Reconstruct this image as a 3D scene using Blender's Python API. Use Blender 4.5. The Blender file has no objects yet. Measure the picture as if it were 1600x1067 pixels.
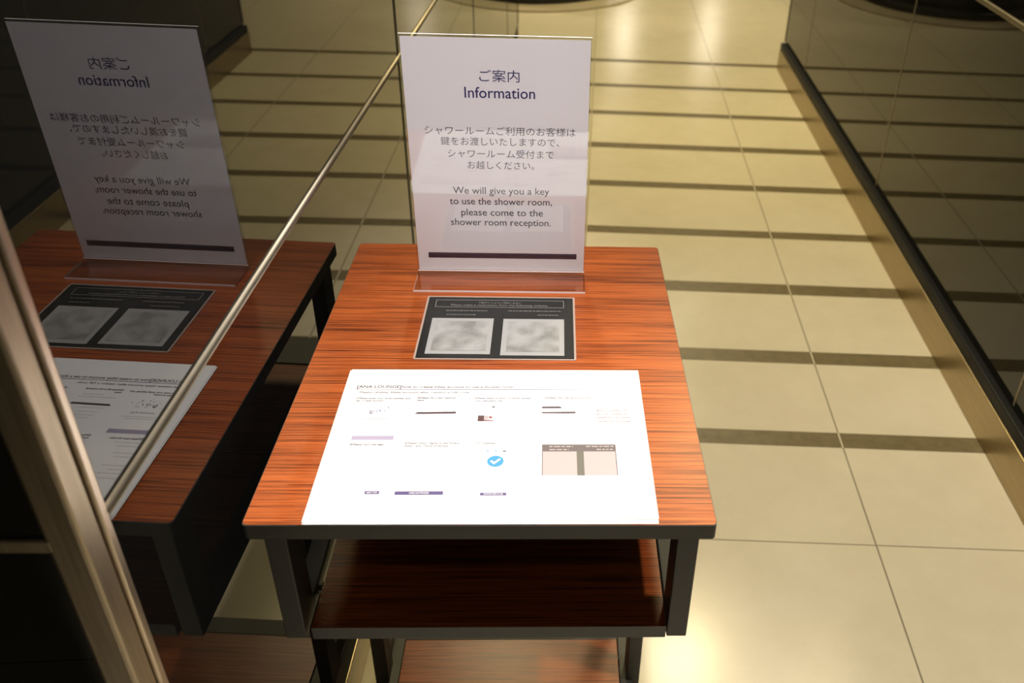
import bpy, bmesh, math, random
from mathutils import Vector, Matrix
random.seed(7)
S = bpy.context.scene
COL = S.collection

# ------------------------------------------------------------------ camera, world, lights, exposure
H = 0.61                                   # table top height
def look_axes(yaw, pitch, roll):
    cy, sy, cp, sp = math.cos(yaw), math.sin(yaw), math.cos(pitch), math.sin(pitch)
    f = Vector((sy*cp, cy*cp, -sp)); r = Vector((cy, -sy, 0)); u = r.cross(f)
    c, s = math.cos(roll), math.sin(roll)
    return r*c+u*s, u*c-r*s, f
cam = bpy.data.cameras.new('camera'); cam_o = bpy.data.objects.new('camera', cam); COL.objects.link(cam_o)
r_, u_, f_ = look_axes(0.0504, 0.5503, 0.0379)
M = Matrix.Identity(4)
for i in range(3):
    M[i][0], M[i][1], M[i][2] = r_[i], u_[i], -f_[i]
M[0][3], M[1][3], M[2][3] = 0.2549, -0.5204, 0.5475+H
cam_o.matrix_world = M
cam.sensor_fit = 'HORIZONTAL'; cam.sensor_width = 36.0; cam.lens = 1360.41/1600*36
cam.shift_x = -121.70/1600; cam.shift_y = -74.31/1600
cam.clip_start = 0.02; cam.clip_end = 60
cam.dof.use_dof = True; cam.dof.focus_distance = 0.93; cam.dof.aperture_fstop = 7.0
S.camera = cam_o

S.view_settings.view_transform = 'Standard'; S.view_settings.look = 'None'
S.view_settings.gamma = 1.0; S.view_settings.exposure = 0.0; S.view_settings.use_curve_mapping = False
try:
    S.cycles.use_denoising = True
    S.cycles.max_bounces = 10; S.cycles.transparent_max_bounces = 16; S.cycles.glossy_bounces = 6
    S.cycles.sample_clamp_indirect = 6.0
except Exception:
    pass

W = bpy.data.worlds.new('world'); S.world = W; W.use_nodes = True
W.node_tree.nodes['Background'].inputs[0].default_value = (1.0, 0.86, 0.55, 1)
W.node_tree.nodes['Background'].inputs[1].default_value = 0.035

CEIL = 2.55
# (x, y, power, colour, cone degrees, blend, aim point, lamp radius)
LAMPS = [
    (0.37, 0.36, 330.0, (1.0, 0.93, 0.85), 41, 1.0, (0.20, -0.17, 0.5), 0.035),   # over the desk
    (0.32, -1.30, 235.0, (1.0, 0.91, 0.90), 16, 1.0, (0.19, 0.43, 0.86), 0.05),   # over the viewer
    (1.10, 0.0, 250.0, (1.0, 0.91, 0.79), 62, 1.0, (1.06, 0.42, 0.0), 0.05),  # fill added to brighten the floor right of the desk
    (0.88, 2.05, 95.0, (1.0, 0.82, 0.42), 105, 0.9, (0.85, 1.6, 0.0), 0.10),
    (0.05, 2.05, 105.0, (1.0, 0.82, 0.42), 105, 0.9, (0.40, 1.4, 0.0), 0.05),
    (1.02, 3.75, 185.0, (1.0, 0.83, 0.42), 100, 0.9, (0.70, 3.65, 0.0), 0.05),
    (1.30, 5.20, 150.0, (1.0, 0.83, 0.50), 95, 0.9, (1.30, 5.20, 0.0), 0.05),
    (-0.90, 5.00, 110.0, (1.0, 0.83, 0.50), 95, 0.9, (-0.90, 5.00, 0.0), 0.05),
]

# ------------------------------------------------------------------ materials
def mat(name, base=(0.5,0.5,0.5), rough=0.5, metal=0.0, ior=1.5, spec=None, emit=None, estr=0.0):
    m = bpy.data.materials.new(name); m.use_nodes = True
    b = m.node_tree.nodes['Principled BSDF']
    b.inputs['Base Color'].default_value = (*base, 1); b.inputs['Roughness'].default_value = rough
    b.inputs['Metallic'].default_value = metal; b.inputs['IOR'].default_value = ior
    if spec is not None: b.inputs['Specular IOR Level'].default_value = spec
    if emit: b.inputs['Emission Color'].default_value = (*emit, 1); b.inputs['Emission Strength'].default_value = estr
    return m
def nd(m, t, **kw):
    n = m.node_tree.nodes.new(t)
    for k, v in kw.items(): setattr(n, k, v)
    return n
def lk(m, a, b): m.node_tree.links.new(a, b)
def bsdf(m): return m.node_tree.nodes['Principled BSDF']
def ramp(m, stops):
    n = nd(m, 'ShaderNodeValToRGB'); e = n.color_ramp.elements
    e[0].position, e[0].color = stops[0][0], (*stops[0][1], 1)
    e[1].position, e[1].color = stops[-1][0], (*stops[-1][1], 1)
    for p, c in stops[1:-1]:
        x = e.new(p); x.color = (*c, 1)
    return n
def coords(m, scale=(1,1,1), rotz=0.0):
    t = nd(m, 'ShaderNodeTexCoord'); mp = nd(m, 'ShaderNodeMapping')
    mp.inputs['Scale'].default_value = scale; mp.inputs['Rotation'].default_value = (0, 0, rotz)
    lk(m, t.outputs['Object'], mp.inputs['Vector']); return mp.outputs['Vector']
def noise(m, vec, scale, detail=4, rough=0.55, dist=0.0):
    n = nd(m, 'ShaderNodeTexNoise'); n.inputs['Scale'].default_value = scale
    n.inputs['Detail'].default_value = detail; n.inputs['Roughness'].default_value = rough
    n.inputs['Distortion'].default_value = dist
    lk(m, vec, n.inputs['Vector']); return n.outputs['Fac']
def mixf(m, a, b, fac):
    n = nd(m, 'ShaderNodeMix'); n.data_type = 'FLOAT'; n.inputs[0].default_value = fac
    lk(m, a, n.inputs[2]); lk(m, b, n.inputs[3]); return n.outputs[0]
def bump(m, h, strength, dist=0.001):
    n = nd(m, 'ShaderNodeBump'); n.inputs['Strength'].default_value = strength; n.inputs['Distance'].default_value = dist
    lk(m, h, n.inputs['Height']); lk(m, n.outputs['Normal'], bsdf(m).inputs['Normal'])

def wood_mat(name, dark, mid, light, rough):
    m = mat(name, mid, rough, spec=0.25)
    fine = noise(m, coords(m, (5.0, 400, 20)), 1.6, 5, 0.6, 0.08)
    band = noise(m, coords(m, (1.6, 40, 6)), 1.5, 3, 0.5, 0.2)
    f = mixf(m, fine, band, 0.28)
    r = ramp(m, [(0.36, dark), (0.47, mid), (0.60, light)])
    lk(m, f, r.inputs['Fac'])
    pores = noise(m, coords(m, (5.0, 420, 30)), 1.6, 3, 0.6, 0.05)        # short dark pore lines
    pr = ramp(m, [(0.38, (0.42, 0.36, 0.34)), (0.47, (1, 1, 1))])
    lk(m, pores, pr.inputs['Fac'])
    mx = nd(m, 'ShaderNodeMix'); mx.data_type = 'RGBA'; mx.blend_type = 'MULTIPLY'; mx.inputs[0].default_value = 0.95
    lk(m, r.outputs['Color'], mx.inputs[6]); lk(m, pr.outputs['Color'], mx.inputs[7])
    lk(m, mx.outputs[2], bsdf(m).inputs['Base Color'])
    bump(m, fine, 0.25, 0.0004)
    return m
WOOD = wood_mat('red_brown_wood', (0.075, 0.016, 0.005), (0.25, 0.054, 0.012), (0.37, 0.090, 0.020), 0.28)
WOOD_LOW = WOOD

BLACK = mat('black_powder_coat', (0.030, 0.030, 0.026), 0.5)
_f = noise(BLACK, coords(BLACK, (1,1,1)), 900, 2)
bump(BLACK, _f, 0.15, 0.0003)
EDGE = mat('table_edge_band', (0.034, 0.034, 0.029), 0.45)
_f = noise(EDGE, coords(EDGE, (4, 4, 160)), 3, 3); bump(EDGE, _f, 0.2, 0.0003)

TILE = mat('beige_stone_tile', (0.6,0.52,0.36), 0.2)
v = coords(TILE); big = noise(TILE, v, 1.7, 5, 0.6, 0.4); sm = noise(TILE, v, 14, 6, 0.65)
r = ramp(TILE, [(0.3, (0.51, 0.455, 0.34)), (0.55, (0.58, 0.525, 0.405)), (0.75, (0.62, 0.57, 0.455))])
lk(TILE, mixf(TILE, big, sm, 0.35), r.inputs['Fac']); lk(TILE, r.outputs['Color'], bsdf(TILE).inputs['Base Color'])
bsdf(TILE).inputs['Specular IOR Level'].default_value = 0.22
STRIPE = mat('olive_stone_strip', (0.13,0.108,0.062), 0.3)
r = ramp(STRIPE, [(0.35, (0.125,0.098,0.05)), (0.65, (0.175,0.14,0.078))])
lk(STRIPE, noise(STRIPE, coords(STRIPE), 40, 6, 0.7), r.inputs['Fac']); lk(STRIPE, r.outputs['Color'], bsdf(STRIPE).inputs['Base Color'])
GROUT = mat('floor_joint', (0.17, 0.145, 0.095), 0.6)
PALEJ = mat('pale_floor_joint', (0.55, 0.50, 0.38), 0.5)
_f = noise(GROUT, coords(GROUT), 80, 3); bump(GROUT, _f, 0.1, 0.0005)

def metal_mat(name, col, rough, stretch=(1,1,1), var=0.25):
    m = mat(name, col, rough, 1.0)
    n = noise(m, coords(m, stretch), 6, 4)
    r = ramp(m, [(0.3, tuple(c*(1-var) for c in col)), (0.7, tuple(min(1, c*(1+var*0.5)) for c in col))])
    lk(m, n, r.inputs['Fac']); lk(m, r.outputs['Color'], bsdf(m).inputs['Base Color'])
    return m
BRASS = metal_mat('brushed_brass', (0.44, 0.35, 0.21), 0.34, (2, 2, 60), 0.15)
STEEL = metal_mat('brushed_steel', (0.36, 0.32, 0.25), 0.5, (3, 3, 40), 0.15)
POSTM = metal_mat('bronze_post', (0.42, 0.35, 0.26), 0.42, (40, 40, 2), 0.2)
POSTE = metal_mat('pale_post_edge', (0.62, 0.53, 0.42), 0.38, (40, 40, 2), 0.15)
RUBBER = mat('black_channel', (0.006, 0.006, 0.008), 0.5, spec=0.25)
_f = noise(RUBBER, coords(RUBBER), 60, 3); bump(RUBBER, _f, 0.1, 0.0005)
def dark_glass(name, ior):
    m = mat(name, (0.006, 0.006, 0.006), 0.0, 0.0, ior)
    n = noise(m, coords(m), 3, 2)
    r = ramp(m, [(0.3, (0.005,0.005,0.005)), (0.7, (0.009,0.009,0.008))])
    lk(m, n, r.inputs['Fac']); lk(m, r.outputs['Color'], bsdf(m).inputs['Base Color'])
    return m
GLASS_L = dark_glass('smoked_glass', 1.62)
GLASS_R = dark_glass('dark_tinted_glass', 1.42)
CEILM = mat('dark_ceiling', (0.05, 0.045, 0.04), 0.8)
_f = noise(CEILM, coords(CEILM), 30, 3); bump(CEILM, _f, 0.1, 0.001)

PAPER = mat('white_paper', (0.72, 0.72, 0.73), 0.75)
_f = noise(PAPER, coords(PAPER), 700, 3); bump(PAPER, _f, 0.05, 0.0002)
SIGNP = mat('sign_paper', (0.80, 0.77, 0.80), 0.8)
_f = noise(SIGNP, coords(SIGNP), 500, 3); bump(SIGNP, _f, 0.05, 0.0002)
def ink(name, c, rough=0.6): return mat(name, c, rough)
NAVY = ink('navy_ink', (0.006, 0.003, 0.10)); NAVYBAR = ink('dark_navy_ink', (0.008, 0.006, 0.03))
BODY = ink('charcoal_ink', (0.010, 0.007, 0.018))
TONER = ink('black_marker', (0.035, 0.014, 0.018)); HEADT = ink('dark_toner', (0.03, 0.02, 0.035))
GREYT = ink('grey_toner', (0.06, 0.05, 0.06)); PALET = ink('pale_toner', (0.36, 0.35, 0.36))
LAVR = ink('lavender_print', (0.30, 0.26, 0.37)); PURP = ink('purple_print', (0.055, 0.036, 0.14))
BLUEP = ink('pale_blue_print', (0.09, 0.13, 0.34)); CYAN = ink('cyan_print', (0.02, 0.20, 0.40))
PINKT = ink('pink_toner', (0.20, 0.07, 0.07)); MAROON = ink('maroon_print', (0.065, 0.025, 0.025))
TAUPE = ink('taupe_print', (0.085, 0.068, 0.068)); OLIVE = ink('olive_print', (0.09, 0.083, 0.065)); BLUSH = ink('blush_print', (0.33, 0.28, 0.285))
WHITEP = ink('white_print', (0.82, 0.82, 0.82))
CARDM = mat('laminated_black', (0.011, 0.012, 0.011), 0.24)
_f = noise(CARDM, coords(CARDM), 14, 3); bump(CARDM, _f, 0.04, 0.001)
LAMIN = mat('laminate_rim', (0.34, 0.26, 0.22), 0.12)
_f = noise(LAMIN, coords(LAMIN), 14, 3); bump(LAMIN, _f, 0.04, 0.001)
CARDTXT = ink('grey_card_print', (0.20, 0.20, 0.19), 0.3)
PANEL = mat('mottled_white_panel', (0.5,0.5,0.5), 0.3)
r = ramp(PANEL, [(0.34, (0.17,0.17,0.165)), (0.5, (0.245,0.245,0.24)), (0.64, (0.30,0.30,0.30))])
lk(PANEL, noise(PANEL, coords(PANEL), 52, 2, 0.45), r.inputs['Fac']); lk(PANEL, r.outputs['Color'], bsdf(PANEL).inputs['Base Color'])

PANELW = ink('white_panel', (0.29, 0.29, 0.29), 0.3)
def acrylic(name, tint, spec0, rough=0.0):
    """thin clear acrylic: straight-through transmission plus Schlick surface reflection"""
    m = bpy.data.materials.new(name); m.use_nodes = True
    nt = m.node_tree; nt.nodes.clear()
    out = nt.nodes.new('ShaderNodeOutputMaterial'); mix = nt.nodes.new('ShaderNodeMixShader')
    tr = nt.nodes.new('ShaderNodeBsdfTransparent'); gl = nt.nodes.new('ShaderNodeBsdfGlossy')
    tr.inputs[0].default_value = (*tint, 1); gl.inputs['Roughness'].default_value = rough
    lw = nt.nodes.new('ShaderNodeLayerWeight'); lw.inputs['Blend'].default_value = 0.5
    pw = nt.nodes.new('ShaderNodeMath'); pw.operation = 'POWER'; pw.inputs[1].default_value = 5
    ma = nt.nodes.new('ShaderNodeMath'); ma.operation = 'MULTIPLY_ADD'
    ma.inputs[1].default_value = 1-spec0; ma.inputs[2].default_value = spec0
    L = nt.links.new
    L(lw.outputs['Facing'], pw.inputs[0]); L(pw.outputs[0], ma.inputs[0]); L(ma.outputs[0], mix.inputs[0])
    L(tr.outputs[0], mix.inputs[1]); L(gl.outputs[0], mix.inputs[2]); L(mix.outputs[0], out.inputs[0])
    return m
ACRYL = acrylic('clear_acrylic', (0.97, 0.975, 0.97), 0.064)
ACRGLINT = mat('painted_edge_glint', (0.92, 0.91, 0.93), 0.1)  # opaque white paints the light caught along the clear edges
_f = noise(ACRGLINT, coords(ACRGLINT), 40, 2); bump(ACRGLINT, _f, 0.05, 0.001)
LENS = mat('lamp_lens', (0.9,0.9,0.9), 0.4, emit=(1.0, 0.9, 0.7), estr=75.0)
FLOORHALO = mat('painted_floor_halo', (0.42, 0.36, 0.25), 0.3)  # pale tone imitates the halo of light on the floor
r = ramp(FLOORHALO, [(0.3, (0.38,0.32,0.22)), (0.7, (0.46,0.40,0.28))])
lk(FLOORHALO, noise(FLOORHALO, coords(FLOORHALO), 9, 5), r.inputs['Fac']); lk(FLOORHALO, r.outputs['Color'], bsdf(FLOORHALO).inputs['Base Color'])
BLACKG = mat('black_lacquer', (0.008, 0.008, 0.007), 0.4)
_f = noise(BLACKG, coords(BLACKG), 20, 3); bump(BLACKG, _f, 0.05, 0.001)

# ------------------------------------------------------------------ mesh helpers
def link(name, me, parent=None, loc=(0,0,0)):
    o = bpy.data.objects.new(name, me); COL.objects.link(o); o.location = loc
    if parent: o.parent = parent
    return o
def empty(name, loc=(0,0,0)):
    o = bpy.data.objects.new(name, None); COL.objects.link(o); o.location = loc
    o.empty_display_size = 0.05; return o
def tag(o, label, cat, group=None):
    o['label'] = label; o['category'] = cat
    if group: o['group'] = group
    return o
def struct(o): o['kind'] = 'structure'; return o

class MB:
    def __init__(self): self.v = []; self.f = []; self.mi = []; self.mats = []
    def m(self, material):
        if material not in self.mats: self.mats.append(material)
        return self.mats.index(material)
    def poly(self, pts, material):
        i = len(self.v); self.v += [tuple(p) for p in pts]
        self.f.append(tuple(range(i, i+len(pts)))); self.mi.append(self.m(material))
    def prism(self, outline, z0, z1, side, top=None, bottom=None):
        """vertical prism on a counter-clockwise outline"""
        n = len(outline); i = len(self.v)
        self.v += [(x, y, z0) for x, y in outline] + [(x, y, z1) for x, y in outline]
        for k in range(n):
            j = (k+1) % n
            self.f.append((i+k, i+j, i+n+j, i+n+k)); self.mi.append(self.m(side))
        self.f.append(tuple(i+n+k for k in range(n))); self.mi.append(self.m(top or side))
        self.f.append(tuple(i+k for k in reversed(range(n)))); self.mi.append(self.m(bottom or side))
    def box(self, a, b, material):
        self.prism([(a[0],a[1]),(b[0],a[1]),(b[0],b[1]),(a[0],b[1])], a[2], b[2], material)
    def build(self, name, parent=None, bevel=0.0, seg=2, smooth=False, xf=None):
        me = bpy.data.meshes.new(name)
        vs = [xf(p) for p in self.v] if xf else self.v
        me.from_pydata(vs, [], self.f)
        for mm in self.mats: me.materials.append(mm)
        for p, k in zip(me.polygons, self.mi): p.material_index = k
        me.update()
        bm = bmesh.new(); bm.from_mesh(me)
        bmesh.ops.remove_doubles(bm, verts=bm.verts, dist=1e-6)
        bmesh.ops.recalc_face_normals(bm, faces=bm.faces)
        bm.to_mesh(me); bm.free()
        if smooth:
            for p in me.polygons: p.use_smooth = True
        o = link(name, me, parent)
        if bevel:
            b = o.modifiers.new('bevel', 'BEVEL'); b.width = bevel; b.segments = seg; b.limit_method = 'ANGLE'; b.angle_limit = 0.6
        return o
def rounded(pts, rad, n=5):
    """round the corners of a convex counter-clockwise outline"""
    out = []
    for k, p in enumerate(pts):
        p = Vector(p); a = (Vector(pts[k-1])-p).normalized(); b = (Vector(pts[(k+1) % len(pts)])-p).normalized()
        ang = a.angle(b); d = rad/math.tan(ang/2); c = p+(a+b).normalized()*(rad/math.sin(ang/2))
        s, e = p+a*d-c, p+b*d-c
        for t in range(n+1):
            q = s.lerp(e, t/n).normalized()*rad
            out.append(tuple(c+q))
    return out
def bar_obj(name, a, b, material, parent=None, bevel=0.0012):
    mb = MB(); mb.box(a, b, material); return mb.build(name, parent, bevel)

# text -> flat mesh polygons, in millimetres on a local (u, v) page
def text_polys(s, u, v, h, width=None, align='L', ref='H', weight=0.0):
    """h: cap height in mm; width: fit to this width in mm"""
    def mk(t):
        c = bpy.data.curves.new('t', 'FONT'); c.body = t; c.size = 1.0; c.resolution_u = 3; c.fill_mode = 'FRONT'; c.offset = weight
        o = bpy.data.objects.new('t', c); COL.objects.link(o)
        bpy.context.view_layer.update()
        me = bpy.data.meshes.new_from_object(o.evaluated_get(bpy.context.evaluated_depsgraph_get()))
        vs = [tuple(x.co) for x in me.vertices]; fs = [tuple(p.vertices) for p in me.polygons]
        bpy.data.objects.remove(o); bpy.data.curves.remove(c); bpy.data.meshes.remove(me)
        return vs, fs
    rv, _ = mk(ref); hy = max(p[1] for p in rv)-min(0, min(p[1] for p in rv))
    vs, fs = mk(s)
    if not vs: return [], []
    x0, x1 = min(p[0] for p in vs), max(p[0] for p in vs)
    sy = h/hy; sx = width/(x1-x0) if width else sy
    w = (x1-x0)*sx
    off = {'L': 0, 'C': -w/2, 'R': -w}[align]
    return [(u+off+(p[0]-x0)*sx, v+p[1]*sy) for p in vs], fs

class Page:
    """collects print (text, rectangles, outlines) lying on a page; xf maps (u mm, v mm, lift m) to a point.
    Every call makes a piece of its own, so each line of print is a part of its page."""
    def __init__(self, xf): self.xf = xf; self.layers = []; self.open = None
    def add(self, key, material, lift, vs, fs, join=False):
        if join and self.layers and self.layers[-1]['key'] == key: l = self.layers[-1]
        else:
            l = dict(key=key, m=material, z=lift, v=[], f=[]); self.layers.append(l)
        i = len(l['v']); l['v'] += vs; l['f'] += [tuple(i+k for k in f) for f in fs]
    def text(self, key, material, lift, *a, **k):
        vs, fs = text_polys(*a, **k); self.add(key, material, lift, vs, fs)
    def rect(self, key, material, lift, u0, v0, u1, v1, join=False):
        self.add(key, material, lift, [(u0,v0),(u1,v0),(u1,v1),(u0,v1)], [(0,1,2,3)], join)
    def quad(self, key, material, lift, pts, join=False): self.add(key, material, lift, list(pts), [tuple(range(len(pts)))], join)
    def frame(self, key, material, lift, u0, v0, u1, v1, t):
        o = [(u0,v0),(u1,v0),(u1,v1),(u0,v1)]; i = [(u0+t,v0+t),(u1-t,v0+t),(u1-t,v1-t),(u0+t,v1-t)]
        self.add(key, material, lift, o+i, [(0,1,5,4),(1,2,6,5),(2,3,7,6),(3,0,4,7)])
    def words(self, key, material, lift, u0, v, u1, h):
        """a row of print too fine to read: short word-long strokes"""
        u = u0; first = True
        while u < u1:
            w = random.uniform(2.2, 6.0)*h/0.7*0.55; e = min(u+w, u1)
            self.rect(key, material, lift, u, v, e, v+h, join=not first); first = False; u = e+h*0.9
    def meshes(self):
        for l in self.layers:
            me = bpy.data.meshes.new(l['key']); me.from_pydata([self.xf(u, v, l['z']) for u, v in l['v']], [], l['f'])
            me.materials.append(l['m']); me.update(); yield link(l['key'], me)

# ------------------------------------------------------------------ the setting
PHI = 0.0492; CP, SP = math.cos(PHI), math.sin(PHI)
def fl(s, t, z=0.0):                       # corridor axes: s across (right), t along (away)
    return (s*CP+t*SP, -s*SP+t*CP, z)
# stone floor: plain slabs, darker inlaid strips, joints
STR = [(0.827, 0.872), (1.110, 1.158), (1.412, 1.463), (1.721, 1.764), (2.043, 2.087), (2.366, 2.414),
       (2.702, 2.745), (3.033, 3.075), (3.385, 3.429)]
rows = []; t = -3.2
def row(a, b, kind): rows.append((a, b, kind))
for a, b in ((-3.2, -1.9), (-1.9, -0.6), (-0.6, 0.574)):
    row(a, b-0.0025, 'tile'); row(b-0.0025, b, 'joint')
prev = 0.574
for a, b in STR:
    row(prev, a-0.0012, 'tile'); row(a-0.0012, a, 'joint'); row(a, b, 'strip'); prev = b
for b in (4.6, 5.8, 7.0, 8.2, 9.4, 10.6, 11.8, 13.0, 14.2, 15.4):
    row(prev, b-0.002, 'tile'); row(b-0.002, b, 'joint'); prev = b
joints_s = [-3.6, -2.9, -2.2, -1.55, -0.92, -0.33, 0.265, 0.80, 1.345, 1.89, 2.5, 3.1, 3.7, 4.6]
mb = MB()
for a, b, kind in rows:
    for k in range(len(joints_s)-1):
        s0, s1 = joints_s[k]+0.0015, joints_s[k+1]-0.0015
        m_ = {'tile': TILE, 'strip': STRIPE, 'joint': GROUT}[kind]
        mb.poly([fl(s0,a), fl(s1,a), fl(s1,b), fl(s0,b)], m_)
        mb.poly([fl(s1,a), fl(s1+0.003,a), fl(s1+0.003,b), fl(s1,b)], PALEJ if kind == 'strip' else GROUT)
struct(mb.build('floor'))
mb = MB(); mb.prism([fl(-3.4,-3)[:2], fl(4.4,-3)[:2], fl(4.4,15.2)[:2], fl(-3.4,15.2)[:2]], CEIL, CEIL+0.05, CEILM)
struct(mb.build('ceiling'))

GTOP = CEIL
# right glass wall: brass foot, black glazing channel, dark panes, steel rail
SB = 1.0835
def rs(a, b, z0, z1, s0, s1, m_, name, parent, bevel=0.0):
    mb = MB(); mb.prism([fl(s0,a)[:2], fl(s1,a)[:2], fl(s1,b)[:2], fl(s0,b)[:2]], z0, z1, m_); return mb.build(name, parent, bevel)
wr = struct(empty('wall_right', fl(SB, 0.7)))
def keep(o, parent):                        # parent without moving
    o.parent = parent; o.matrix_parent_inverse = Matrix.Translation(parent.location).inverted(); return o
RJ = [-2.6, -0.6, 0.822, 1.835, 2.925, 3.365]
for o in [rs(-2.6, 3.365, 0.0, 0.093, SB, SB+0.05, BRASS, 'brass_foot', None, 0.002),
          rs(-2.6, 3.365, 0.093, 0.120, SB+0.003, SB+0.05, RUBBER, 'glazing_channel', None, 0.003)] + \
         [rs(RJ[k]+0.003, RJ[k+1]-0.003, 0.120, GTOP, SB+0.02, SB+0.032, GLASS_R, 'glass_pane', None) for k in range(len(RJ)-1)] + \
         [rs(RJ[k]-0.003, RJ[k]+0.003, 0.126, GTOP, SB+0.0192, SB+0.033, STEEL, 'pane_joint', None) for k in range(2, len(RJ)-1)] + \
         [rs(3.362, 3.370, 0.126, GTOP, SB+0.018, SB+0.034, RUBBER, 'end_edge', None),
          rs(-2.6, 3.36, 0.737, 0.748, SB+0.015, SB+0.022, STEEL, 'steel_rail', None, 0.002)]:
    keep(o, wr)

# left glass wall: its reflecting face is the plane x = MO + y*tan(MT)
MO, MT = -0.0282, 0.0321; CM, SM = math.cos(MT), math.sin(MT)
def lw(s, t, z=0.0): return (MO+s*CM+t*SM, -s*SM+t*CM, z)
def ls(a, b, z0, z1, s0, s1, m_, name, bevel=0.0):
    mb = MB(); mb.prism([lw(s0,a)[:2], lw(s1,a)[:2], lw(s1,b)[:2], lw(s0,b)[:2]], z0, z1, m_); return mb.build(name, None, bevel)
wl = struct(empty('wall_left', lw(-0.02, 0.7)))
LJ = [-0.108, 0.893, 1.893, 2.95, 3.50]
for o in [ls(-0.108, 3.50, 0.0, 0.076, -0.04, 0.002, BRASS, 'brass_foot', 0.002),
          ls(-0.108, 3.50, 0.076, 0.126, -0.04, 0.001, RUBBER, 'glazing_channel', 0.002)] + \
         [ls(LJ[k]+0.004, LJ[k+1]-0.004, 0.126, GTOP, -0.012, 0.0, GLASS_L, 'glass_pane') for k in range(len(LJ)-1)] + \
         [ls(LJ[k]-0.007, LJ[k]+0.007, 0.126, GTOP, -0.013, 0.0006, RUBBER, 'pane_joint') for k in range(1, len(LJ)-1)] + \
         [ls(3.496, 3.505, 0.126, GTOP, -0.014, 0.002, RUBBER, 'end_edge')]:
    keep(o, wl)
# half-round steel rail on the left glass
mb = MB(); n = 10; prof = [(0.0042*math.sin(math.pi*k/n)+0.0002, 0.7355-0.0042*math.cos(math.pi*k/n)) for k in range(n+1)]
for k in range(n):
    (s0, z0), (s1, z1) = prof[k], prof[k+1]
    mb.poly([lw(s0,-0.108,z0), lw(s0,3.49,z0), lw(s1,3.49,z1), lw(s1,-0.108,z1)], STEEL)
mb.poly([lw(s,-0.108,z) for s, z in prof], STEEL); mb.poly([lw(s,3.49,z) for s, z in reversed(prof)], STEEL)
keep(mb.build('steel_rail', None, smooth=True), wl)
# corner post and the pane that turns away behind it
o = ls(-0.1365, -0.116, 0.0, GTOP, -0.022, 0.001, POSTM, 'corner_post', 0.0025); keep(o, wl)
o = ls(-0.116, -0.108, 0.0, GTOP, -0.020, 0.0035, POSTE, 'post_edge_trim', 0.0015); keep(o, wl)
wc = struct(empty('wall_corner', (-0.6, -0.13, 0)))
for nm, z0, z1, y0, y1, m_ in (('brass_foot', 0, 0.076, -0.14, -0.11, BRASS), ('glazing_channel', 0.076, 0.126, -0.138, -0.112, RUBBER),
                               ('glass_pane', 0.126, GTOP, -0.133, -0.121, GLASS_R), ('steel_rail', 0.728, 0.739, -0.136, -0.132, POSTM)):
    mb = MB(); mb.box((-1.6, y0, z0), (-0.051, y1, z1), m_); keep(mb.build(nm, None, 0.0015), wc)

# ------------------------------------------------------------------ the table
TW, TD = 0.3966, 0.491
table = tag(empty('side_table', (TW/2, TD/2, 0)), 'narrow side table with red-brown wood top on black metal frame beside the left glass wall', 'table')
mb = MB()
out = rounded([(0,0),(TW,0),(TW-0.0032,TD),(0.0032,TD)], 0.004, 5)
mb.prism(out, H-0.0165, H-0.0006, EDGE)
top = rounded([(0.0006,0.0006),(TW-0.0006,0.0006),(TW-0.0038,TD-0.0006),(0.0038,TD-0.0006)], 0.004, 5)
mb.prism(top, H-0.0006, H, WOOD)
keep(mb.build('tabletop'), table)
def part(name, boxes, m_, bevel=0.0012, parent=table):
    mb = MB()
    for a, b in boxes: mb.box(a, b, m_)
    return keep(mb.build(name, None, bevel), parent)
ZR = 0.449                                  # underside of the shelf frame
for x0 in (0.0105, 0.3668):
    x1 = x0+0.019
    part('leg', [((x0, 0.012, ZR), (x1, 0.046, H-0.0165))], BLACK)             # front legs stop at the shelf frame
    part('leg', [((x0, 0.446, 0.0), (x1, 0.479, H-0.0165))], BLACK)            # rear legs reach the floor
    part('leg', [((x0, 0.254, 0.0), (x1, 0.286, ZR))], BLACK)                  # middle legs carry the shelf frame
    part('side_rail', [((x0, 0.046, ZR), (x1, 0.446, ZR+0.0165))], BLACK)
    xi = 0.024 if x0 < 0.1 else 0.3582
    part('foot_rail', [((xi, 0.17, 0.0), (xi+0.0178, 0.416, 0.030))], BLACK)
part('cross_rail_or_shade_bar', [((0.0418, 0.322, 0.0), (0.3582, 0.350, 0.0315))], BLACK)
part('cross_rail_or_shade_bar', [((0.0295, 0.418, ZR), (0.3668, 0.479, ZR+0.0165))], BLACK)  # black bar added to imitate shade over the rear of the shelf
mb = MB(); mb.prism([(0.0352,0.012),(0.3657,0.012),(0.3657,0.418),(0.0352,0.418)], ZR-0.001, ZR+0.0147, EDGE, top=WOOD_LOW)
keep(mb.build('shelf'), table)
mb = MB(); mb.prism([(0.043,0.172),(0.357,0.172),(0.357,0.322),(0.043,0.322)], 0.020, 0.031, EDGE, top=WOOD_LOW)
keep(mb.build('lower_shelf'), table)
for x0, x1, y, z in ((0.029,0.0356,0.06,ZR+0.003),(0.029,0.0356,0.40,ZR+0.003),(0.3655,0.367,0.06,ZR+0.003),(0.3655,0.367,0.40,ZR+0.003),
                     (0.0415,0.0435,0.29,0.022),(0.3565,0.3585,0.29,0.022)):
    part('shelf_pin', [((x0, y, z), (x1, y+0.006, z+0.006))], BLACK, 0.0)

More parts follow.
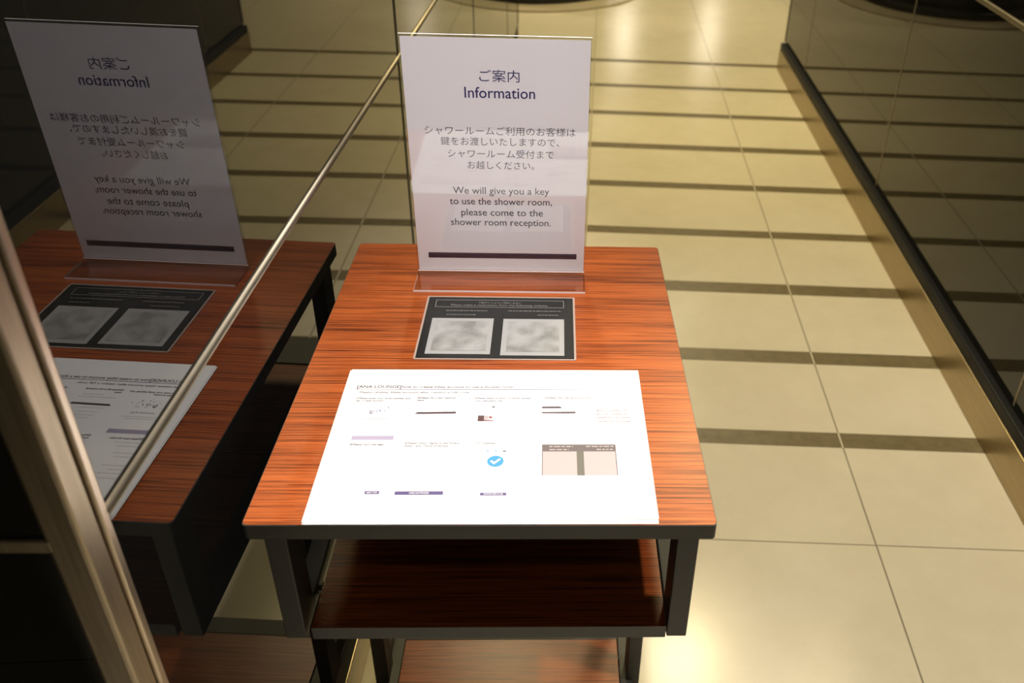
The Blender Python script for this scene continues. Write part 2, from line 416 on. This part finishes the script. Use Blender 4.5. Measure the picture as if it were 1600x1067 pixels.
# ------------------------------------------------------------------ information sign in a clear acrylic stand
SX, SY, LEAN, SW, SH = 0.0892, 0.4171, -0.0335, 0.2049, 0.2926
UPY, UPZ = math.sin(LEAN), math.cos(LEAN)
NY, NZ = -UPZ, UPY                          # front normal of the upright plate
Z0 = H+0.0035
def sg(u, v, w=0.0):                        # u, v in metres on the plate, w metres towards the viewer
    return (SX+u, SY+v*UPY+w*NY, Z0+v*UPZ+w*NZ)
sign = tag(empty('information_sign', (SX+SW/2, SY, H)), 'upright acrylic stand holding a white Japanese and English information notice', 'sign')
# one bent sheet: upright back plate curving into a foot that runs towards the viewer
cl = []                                     # centreline (y, z) from foot tip to top
T = 0.0026; FOOT = 0.0462
cl.append((SY-FOOT, H+0.0002+T/2)); cl.append((SY-0.0075, H+0.0002+T/2))
cc = (SY-0.0035, H+0.0045)
for k in range(1, 6):
    a = math.radians(-90+k*(90+math.degrees(LEAN))/6); cl.append((cc[0]+0.0042*math.cos(a), cc[1]-0.0028+0.0042*(1+math.sin(a))))
cl.append((SY+0.0016, Z0+0.006)); cl.append((SY+0.0016+SH*UPY, Z0+SH*UPZ))
ring = []
for k, p in enumerate(cl):
    a = Vector(cl[max(0,k-1)]); b = Vector(cl[min(len(cl)-1,k+1)]); d = (b-a).normalized(); nn = Vector((-d.y, d.x))
    ring.append((Vector(p)+nn*T/2, Vector(p)-nn*T/2))
mb = MB(); x0, x1 = SX, SX+SW
for k in range(len(ring)-1):
    for s in (0, 1):
        a, b = ring[k][s], ring[k+1][s]
        mb.poly([(x0,a.x,a.y),(x1,a.x,a.y),(x1,b.x,b.y),(x0,b.x,b.y)], ACRYL)
    for x in (x0, x1):
        mb.poly([(x,ring[k][0].x,ring[k][0].y),(x,ring[k][1].x,ring[k][1].y),(x,ring[k+1][1].x,ring[k+1][1].y),(x,ring[k+1][0].x,ring[k+1][0].y)], ACRGLINT if k == 0 else ACRYL)
for k in (0, len(ring)-1):
    a, b = ring[k]; mb.poly([(x0,a.x,a.y),(x1,a.x,a.y),(x1,b.x,b.y),(x0,b.x,b.y)], ACRGLINT)
keep(mb.build('acrylic_stand'), sign)
mb = MB()                                   # clear front cover, open at the sides
for w in (0.0014, 0.0032):
    mb.poly([sg(0.0003,0.0012,w), sg(SW-0.0003,0.0012,w), sg(SW-0.0003,SH,w), sg(0.0003,SH,w)], ACRYL)
for (ua,va),(ub,vb),mm in (((0.0003,0.0012),(SW-0.0003,0.0012),ACRGLINT),((0.0003,SH),(SW-0.0003,SH),ACRYL),((0.0003,0.0012),(0.0003,SH),ACRYL),((SW-0.0003,0.0012),(SW-0.0003,SH),ACRYL)):
    mb.poly([sg(ua,va,0.0014), sg(ub,vb,0.0014), sg(ub,vb,0.0032), sg(ua,va,0.0032)], mm)
keep(mb.build('front_cover'), sign)
mb = MB()                                   # the printed sheet
c8 = [(0.0016,0.0016),(SW-0.0012,0.0016),(SW-0.0012,SH-0.0025),(0.0016,SH-0.0025)]
for w in (0.0004, 0.0007): mb.poly([sg(u,v_,w) for u, v_ in c8], SIGNP)
for k in range(4):
    a, b = c8[k], c8[(k+1)%4]; mb.poly([sg(*a,0.0004), sg(*b,0.0004), sg(*b,0.0007), sg(*a,0.0007)], SIGNP)
sheet = keep(mb.build('printed_sheet'), sign)
pg = Page(lambda u, v, z: sg(u/1000, v/1000, 0.0007+z))
LF = 0.0001
pg.text('heading_text', NAVY, LF, 'ご案内', 83.8, 243.5, 13.6, 43.5, ref='内')
pg.text('heading_text', NAVY, LF, 'Information', 67.0, 224.0, 12.4, 77.2, ref='I', weight=0.006)
for s, u0, u1, v0 in (('シャワールームご利用のお客様は', 20.7, 189.5, 181.2), ('鍵をお渡しいたしますので、', 37.8, 171.5, 168.4),
                      ('シャワールーム受付まで', 44.9, 165.6, 153.4), ('お越しください。', 66.8, 142.8, 139.3)):
    pg.text('japanese_text', BODY, LF, s, u0, v0, 10.2, u1-u0, ref='内')
for s, u0, u1, v0 in (('We will give you a key', 48.3, 160.6, 106.6), ('to use the shower room,', 43.8, 163.9, 92.6),
                      ('please come to the', 56.6, 153.2, 77.9), ('shower room reception.', 43.8, 162.7, 64.6)):
    pg.text('english_text', BODY, LF, s, u0, v0, 9.0, u1-u0, ref='W', weight=0.004)
pg.rect('navy_bar', NAVYBAR, LF, 14.0, 18.6, 194.7, 26.2)
for o in pg.meshes(): o.parent = sheet      # the sheet's own world transform is the identity

# ------------------------------------------------------------------ laminated black card
QX, QY, QW, QD = 0.1079, 0.2340, 0.1733, 0.1272
card = tag(empty('notice_card', (QX+QW/2, QY+QD/2, H)), 'laminated black card with two mottled white panels lying on the table before the sign', 'card')
mb = MB(); out = rounded([(QX,QY),(QX+QW,QY),(QX+QW,QY+QD),(QX,QY+QD)], 0.002, 3)
mb.prism(out, H+0.0001, H+0.0006, LAMIN); keep(mb.build('laminate_pouch'), card)
cx = lambda u, v, z: (QX+u/1000, QY+v/1000, H+0.0006+z)
mb = MB(); mb.prism([(QX+0.0022,QY+0.002),(QX+QW-0.0022,QY+0.002),(QX+QW-0.0022,QY+QD-0.0022),(QX+0.0022,QY+QD-0.0022)], H+0.0005, H+0.0007, CARDM)
keep(mb.build('black_print'), card)
pg = Page(cx); z1 = 0.0002
pg.frame('title_frame', CARDTXT, z1, 11.0, 103.2, 160.5, 119.0, 0.7)
pg.text('title_text', CARDTXT, z1, '下記サイトよりご予約ください', 85.5, 111.6, 3.6, 50, align='C', ref='内')
pg.text('title_text', CARDTXT, z1, 'Please make a reservation from the following website.', 29.2, 106.4, 3.0, 112.6)
pg.words('caption_text', CARDTXT, z1, 25, 95.2, 72, 1.1); pg.words('caption_text', CARDTXT, z1, 96, 95.6, 157, 1.1)
pg.words('caption_text', CARDTXT, z1, 130, 87.2, 154, 1.0); pg.words('caption_text', CARDTXT, z1, 26, 86.8, 60, 0.9)
pg.rect('left_panel', PANELW, z1, 11.0, 9.8, 80.6, 79.6); pg.rect('right_panel', PANELW, z1, 91.6, 8.0, 160.5, 79.2)
pg.rect('left_panel_print', PANEL, z1*2, 16.5, 16.0, 75.5, 73.5); pg.rect('right_panel_print', PANEL, z1*2, 97.5, 14.5, 155.0, 73.0)
def build_page(pg, root):
    for o in pg.meshes(): keep(o, root)
build_page(pg, card)

# ------------------------------------------------------------------ stack of instruction sheets
PX, PY, PT = 0.0502, 0.0039, 0.0067
def page_map(x, y, th, z):
    c, s = math.cos(th), math.sin(th)
    return lambda u, v, w=0.0: (x+u/1000*c-v/1000*s, y+u/1000*s+v/1000*c, z+w)
def sheet_mesh(xf, th, lift=None):
    """an A4 sheet as a thin gridded slab; lift(u, v) raises it a little"""
    bm = bmesh.new(); nu, nv = 28, 20; lay = []
    for w in (0.0, th):
        lay.append([[bm.verts.new(xf(297*i/nu, 210*j/nv, w+(lift(i/nu, j/nv) if lift else 0))) for j in range(nv+1)] for i in range(nu+1)])
    for i in range(nu):
        for j in range(nv):
            for k, g in enumerate(lay):
                f = [g[i][j], g[i+1][j], g[i+1][j+1], g[i][j+1]]; bm.faces.new(f if k else f[::-1])
    for k in range(nu):
        for j in (0, nv): bm.faces.new([lay[0][k][j], lay[0][k+1][j], lay[1][k+1][j], lay[1][k][j]])
    for k in range(nv):
        for i in (0, nu): bm.faces.new([lay[0][i][k], lay[0][i][k+1], lay[1][i][k+1], lay[1][i][k]])
    bmesh.ops.recalc_face_normals(bm, faces=bm.faces)
    me = bpy.data.meshes.new('paper'); bm.to_mesh(me); bm.free(); me.materials.append(PAPER); return me
GP = 'stack of instruction sheets on the table'
under = [(PX-0.0005, PY-0.0035, PT-0.004, H+0.0002, 0.0003, None, 'bottom white sheet of the paper stack, a thin edge showing at the front'),
         (PX-0.0012, PY-0.0012, PT+0.003, H+0.0007, 0.0003, None, 'middle white sheet of the paper stack, its left edge peeking out under the printed page')]
for x, y, th, z, t_, lf, lab in under:
    tag(link('paper_sheet', sheet_mesh(page_map(x, y, th, z), t_, lf)), lab, 'paper', GP)
ZP = H+0.0014
pm = page_map(PX, PY, PT, ZP)
top_sheet = tag(empty('instruction_sheet', pm(148, 105)), 'topmost white page of the paper stack printed with shower room sign-up steps', 'paper', GP)
keep(link('page', sheet_mesh(page_map(PX, PY, PT, ZP-0.0003), 0.0003)), top_sheet)
pg = Page(pm); z1 = 0.00012
T_ = lambda key, m_, *a, **k: pg.text(key, m_, z1, *a, **k)
T_('title_text', HEADT, '[ANA LOUNGE]', 10.6, 178.8, 4.4, 44.0, weight=0.02)
T_('subtitle_text', GREYT, 'how to create bibay account to use a shower room', 55.6, 179.0, 4.1, 112, weight=0.02)
pg.rect('rule_line', PURP, z1, 10.4, 176.3, 283.8, 177.1)
T_('subtitle_text', GREYT, 'Please register bibay account after reading a QR code.', 14.6, 170.6, 2.7, 110, weight=0.02)
for s, u0, v0, u1 in (('①Please enter your email address, and', 12.7, 161.0, 66.0), ('tap “Create Account”', 13.4, 157.4, 41.5),
                      ('②Please fill in the required', 72.8, 161.9, 110.7), ('items', 73.4, 158.1, 80.3),
                      ('③Please Apply to ANA LOUNGE, shower', 129.2, 161.6, 185.8), ('room reservation only', 129.5, 157.4, 157.3),
                      ('④Please click “Set up your account”', 199.2, 162.4, 247.3),
                      ('⑤Please input the Item', 19.7, 92.8, 51.3), ('⑥Please check “Agree to the Privacy', 69.8, 94.6, 120.6),
                      ('Policy” and “Terms of Service”', 70.4, 90.8, 111.5), ('⑦Completed', 136.0, 94.6, 153.8)):
    T_('step_text', HEADT, s, u0, v0, 2.45, u1-u0, weight=0.028)
pg.quad('marker_stroke', TONER, z1, [(73.2,138.2),(80,138.0),(100,138.4),(113.2,138.8),(113.2,141.6),(95,141.2),(76,140.9)])
pg.quad('marker_stroke', TONER, z1, [(196.6,147.0),(215.9,147.2),(215.9,149.0),(213.5,149.9),(196.6,149.6)])
pg.quad('marker_stroke', TONER, z1, [(196.6,139.2),(229.6,139.2),(229.6,141.8),(196.6,141.4)])
for k in range(34):                         # pale blue network drawing
    u, v_ = random.gauss(39, 8.5), random.gauss(144, 4.4)
    if not (22 < u < 58 and 134.5 < v_ < 152.5): continue
    a = random.uniform(0, 3.14); l = random.uniform(1.2, 4.2); w = random.uniform(0.35, 1.0)
    du, dv = math.cos(a)*l, math.sin(a)*l*0.8
    pg.quad('blue_drawing', BLUEP, z1, [(u-w/2,v_),(u+w/2,v_),(u+du+w/2,v_+dv+0.3),(u+du-w/2,v_+dv+0.3)], join=True)
pg.rect('drawing_mark', TONER, z1, 29.6, 141.4, 34.6, 142.2); pg.rect('drawing_mark', TONER, z1, 29.8, 138.6, 33.0, 140.2)
T_('subtitle_text', GREYT, 'worklink Pass', 26.5, 129.4, 2.4, 24)
pg.rect('lavender_button', LAVR, z1, 19.7, 100.4, 58.6, 106.1)
for u0, v0, u1 in ((22,124,57),(24,121,52),(75,150,112),(88,154,110),(77,134,105),(80,128,101),(82,123,112),(86,119,104),(143,152,176),(136,146,166),
                   (200,157,224),(200,130,216),(202,124,210),(206,118,226),(20,88,44),(18,83,40),(17,74,38),(16,69,36),(14,58,40),(14,53,33),(12,48,50),(12,42,36),
                   (70,86,90),(72,80,98),(70,72,88),(70,64,80),(74,54,108),(76,47,104),(73,40,90),(139,90,166),(137,58.5,175),(146,50,164),(136,41,178),(140,37,170),(172,108,186)):
    pg.words('fine_print', PALET, z1, u0, v0, u1, 0.7)
pg.rect('icon_dot', HEADT, z1, 147.5, 148.0, 150.5, 149.8)
pg.rect('photo_print', MAROON, z1, 134.8, 127.3, 141.0, 135.9)
pg.quad('photo_print', PINKT, z1, [(141.0,127.6),(150.6,127.3),(150.0,128.6),(141.0,130.0)]); pg.rect('photo_print', PINKT, z1, 145.5, 131.5, 148.6, 134.8)
pg.rect('photo_print', BLUSH, z1, 141.2, 130.4, 145.0, 135.4)
for s, v0, u1 in (('※The number of', 142.4, 279), ('phone number is', 137.2, 280), ('used for shower', 131.8, 283), ('reception purpose', 126.4, 283)):
    T_('pink_note', PINKT, s, 250.5, v0, 2.7, u1-250.5, weight=0.02)
# blue tick badge
n = 32; pg.quad('blue_badge', CYAN, z1, [(155.1+7.6*math.cos(2*math.pi*k/n), 71.2+7.5*math.sin(2*math.pi*k/n)) for k in range(n)])
pg.quad('white_tick', WHITEP, z1+0.00008, [(150.4,71.0),(151.6,72.4),(154.0,70.0),(153.9,67.2)])
pg.quad('white_tick', WHITEP, z1+0.00008, [(153.9,67.2),(154.0,70.0),(158.6,75.0),(159.9,73.6)], join=True)
for u in (147.3, 155.0): pg.rect('icon_dot', CYAN, z1, u-1.2, 84.0, u+1.2, 85.4)
pg.rect('icon_dot', HEADT, z1, 161.2, 83.8, 164.2, 85.6)
# picture of the black card
pg.rect('card_picture', TAUPE, z1, 197.2, 84.2, 265.9, 94.0)
pg.rect('card_picture', OLIVE, z1, 229.2, 52.4, 235.8, 84.2)
pg.rect('card_picture', TAUPE, z1, 197.2, 52.4, 198.1, 84.2); pg.rect('card_picture', TAUPE, z1, 265.0, 52.4, 265.9, 84.2)
pg.rect('card_picture_panel', BLUSH, z1, 198.1, 52.6, 229.2, 84.2); pg.rect('card_picture_panel', BLUSH, z1, 235.8, 52.6, 265.0, 84.2)
pg.words('card_picture_line', BLUSH, z1+0.00008, 204, 90.2, 226, 1.3); pg.words('card_picture_line', BLUSH, z1+0.00008, 238, 90.4, 264, 1.3)
pg.words('card_picture_line', BLUSH, z1+0.00008, 204, 86.0, 222, 1.3); pg.words('card_picture_line', BLUSH, z1+0.00008, 248, 86.2, 263, 1.3)
pg.words('fine_print', PALET, z1, 184.8, 40.0, 218.6, 1.3); pg.words('fine_print', PALET, z1, 184.9, 36.4, 222.0, 1.3)
for u0, v0, u1, v1, s in ((44.5,30.1,57.2,34.0,'NEXT STEP'), (70.4,29.0,112.2,33.5,'AGREE AND PROCEED'), (144.0,28.0,166.9,31.6,'CONFIRM AND CLOSE')):
    pg.rect('purple_button', PURP, z1, u0, v0, u1, v1)
    pg.text('button_text', WHITEP, z1+0.00008, s, (u0+u1)/2, v0+(v1-v0)*0.3, (v1-v0)*0.42, min(17, (u1-u0)*0.72), align='C')
build_page(pg, top_sheet)

# ------------------------------------------------------------------ far end of the corridor
PCX, PCY = 0.10, 4.89
ped = tag(empty('round_pedestal', (PCX, PCY, 0)), 'black round pedestal on a wide pale disc imitating a halo of light beyond the end of the glass walls', 'pedestal')
def disc(name, r, z0, z1, m_, bevel, r2=None):
    n = 72; mb = MB(); mb.prism([(PCX+r*math.cos(2*math.pi*k/n), PCY+r*math.sin(2*math.pi*k/n)) for k in range(n)], z0, z1, m_)
    return keep(mb.build(name, None, bevel), ped)
disc('halo_disc', 0.68, 0.0, 0.012, FLOORHALO, 0.004); disc('black_foot', 0.55, 0.012, 0.05, BLACKG, 0.012); disc('black_drum', 0.47, 0.05, 0.78, BLACKG, 0.02)  # lowest disc stands in for the light halo around the foot

# ------------------------------------------------------------------ unseen recessed ceiling lamps, some added for their light
GL = 'recessed ceiling downlights'
def downlight(x, y, lens=True, r=0.055):
    d = tag(empty('ceiling_downlight', (x, y, CEIL)), 'small round unseen recessed downlight in the dark corridor ceiling', 'light', GL)
    n = 28; mb = MB()
    for k in range(n):
        a, b = 2*math.pi*k/n, 2*math.pi*(k+1)/n
        P = lambda q, rr, z: (x+rr*math.cos(q), y+rr*math.sin(q), z)
        ri, ro = r, r+0.014
        mb.poly([P(a,ri,CEIL-0.006), P(b,ri,CEIL-0.006), P(b,ro,CEIL-0.004), P(a,ro,CEIL-0.004)], STEEL)
        mb.poly([P(a,ro,CEIL-0.004), P(b,ro,CEIL-0.004), P(b,ro,CEIL), P(a,ro,CEIL)], STEEL)
        mb.poly([P(a,ri,CEIL-0.006), P(b,ri,CEIL-0.006), P(b,ri,CEIL), P(a,ri,CEIL)], STEEL)
    keep(mb.build('trim_ring'), d)
    mb = MB(); mb.poly([(x+r*math.cos(2*math.pi*k/n), y+r*math.sin(2*math.pi*k/n), CEIL-0.002) for k in range(n)], LENS)
    keep(mb.build('lens'), d)
    return d
for x, y, pw, colr, cone, bl, aim, rad in LAMPS:
    d = downlight(x, y)
    l = bpy.data.lights.new('spot_lamp', 'SPOT'); l.energy = pw; l.color = colr; l.spot_size = math.radians(cone); l.spot_blend = bl; l.shadow_soft_size = rad
    o = bpy.data.objects.new('spot_lamp', l); COL.objects.link(o); o.location = (x, y, CEIL-0.03-rad)
    o.rotation_euler = (Vector(aim)-o.location).to_track_quat('-Z', 'Y').to_euler()
    bpy.context.view_layer.update(); keep(o, d)
for x, y, r in ((0.837, 9.345, 0.05), (1.315, 12.99, 0.17), (2.63, 13.1, 0.17)): downlight(x, y, True, r)  # the two wide discs are added to streak the far floor with reflections
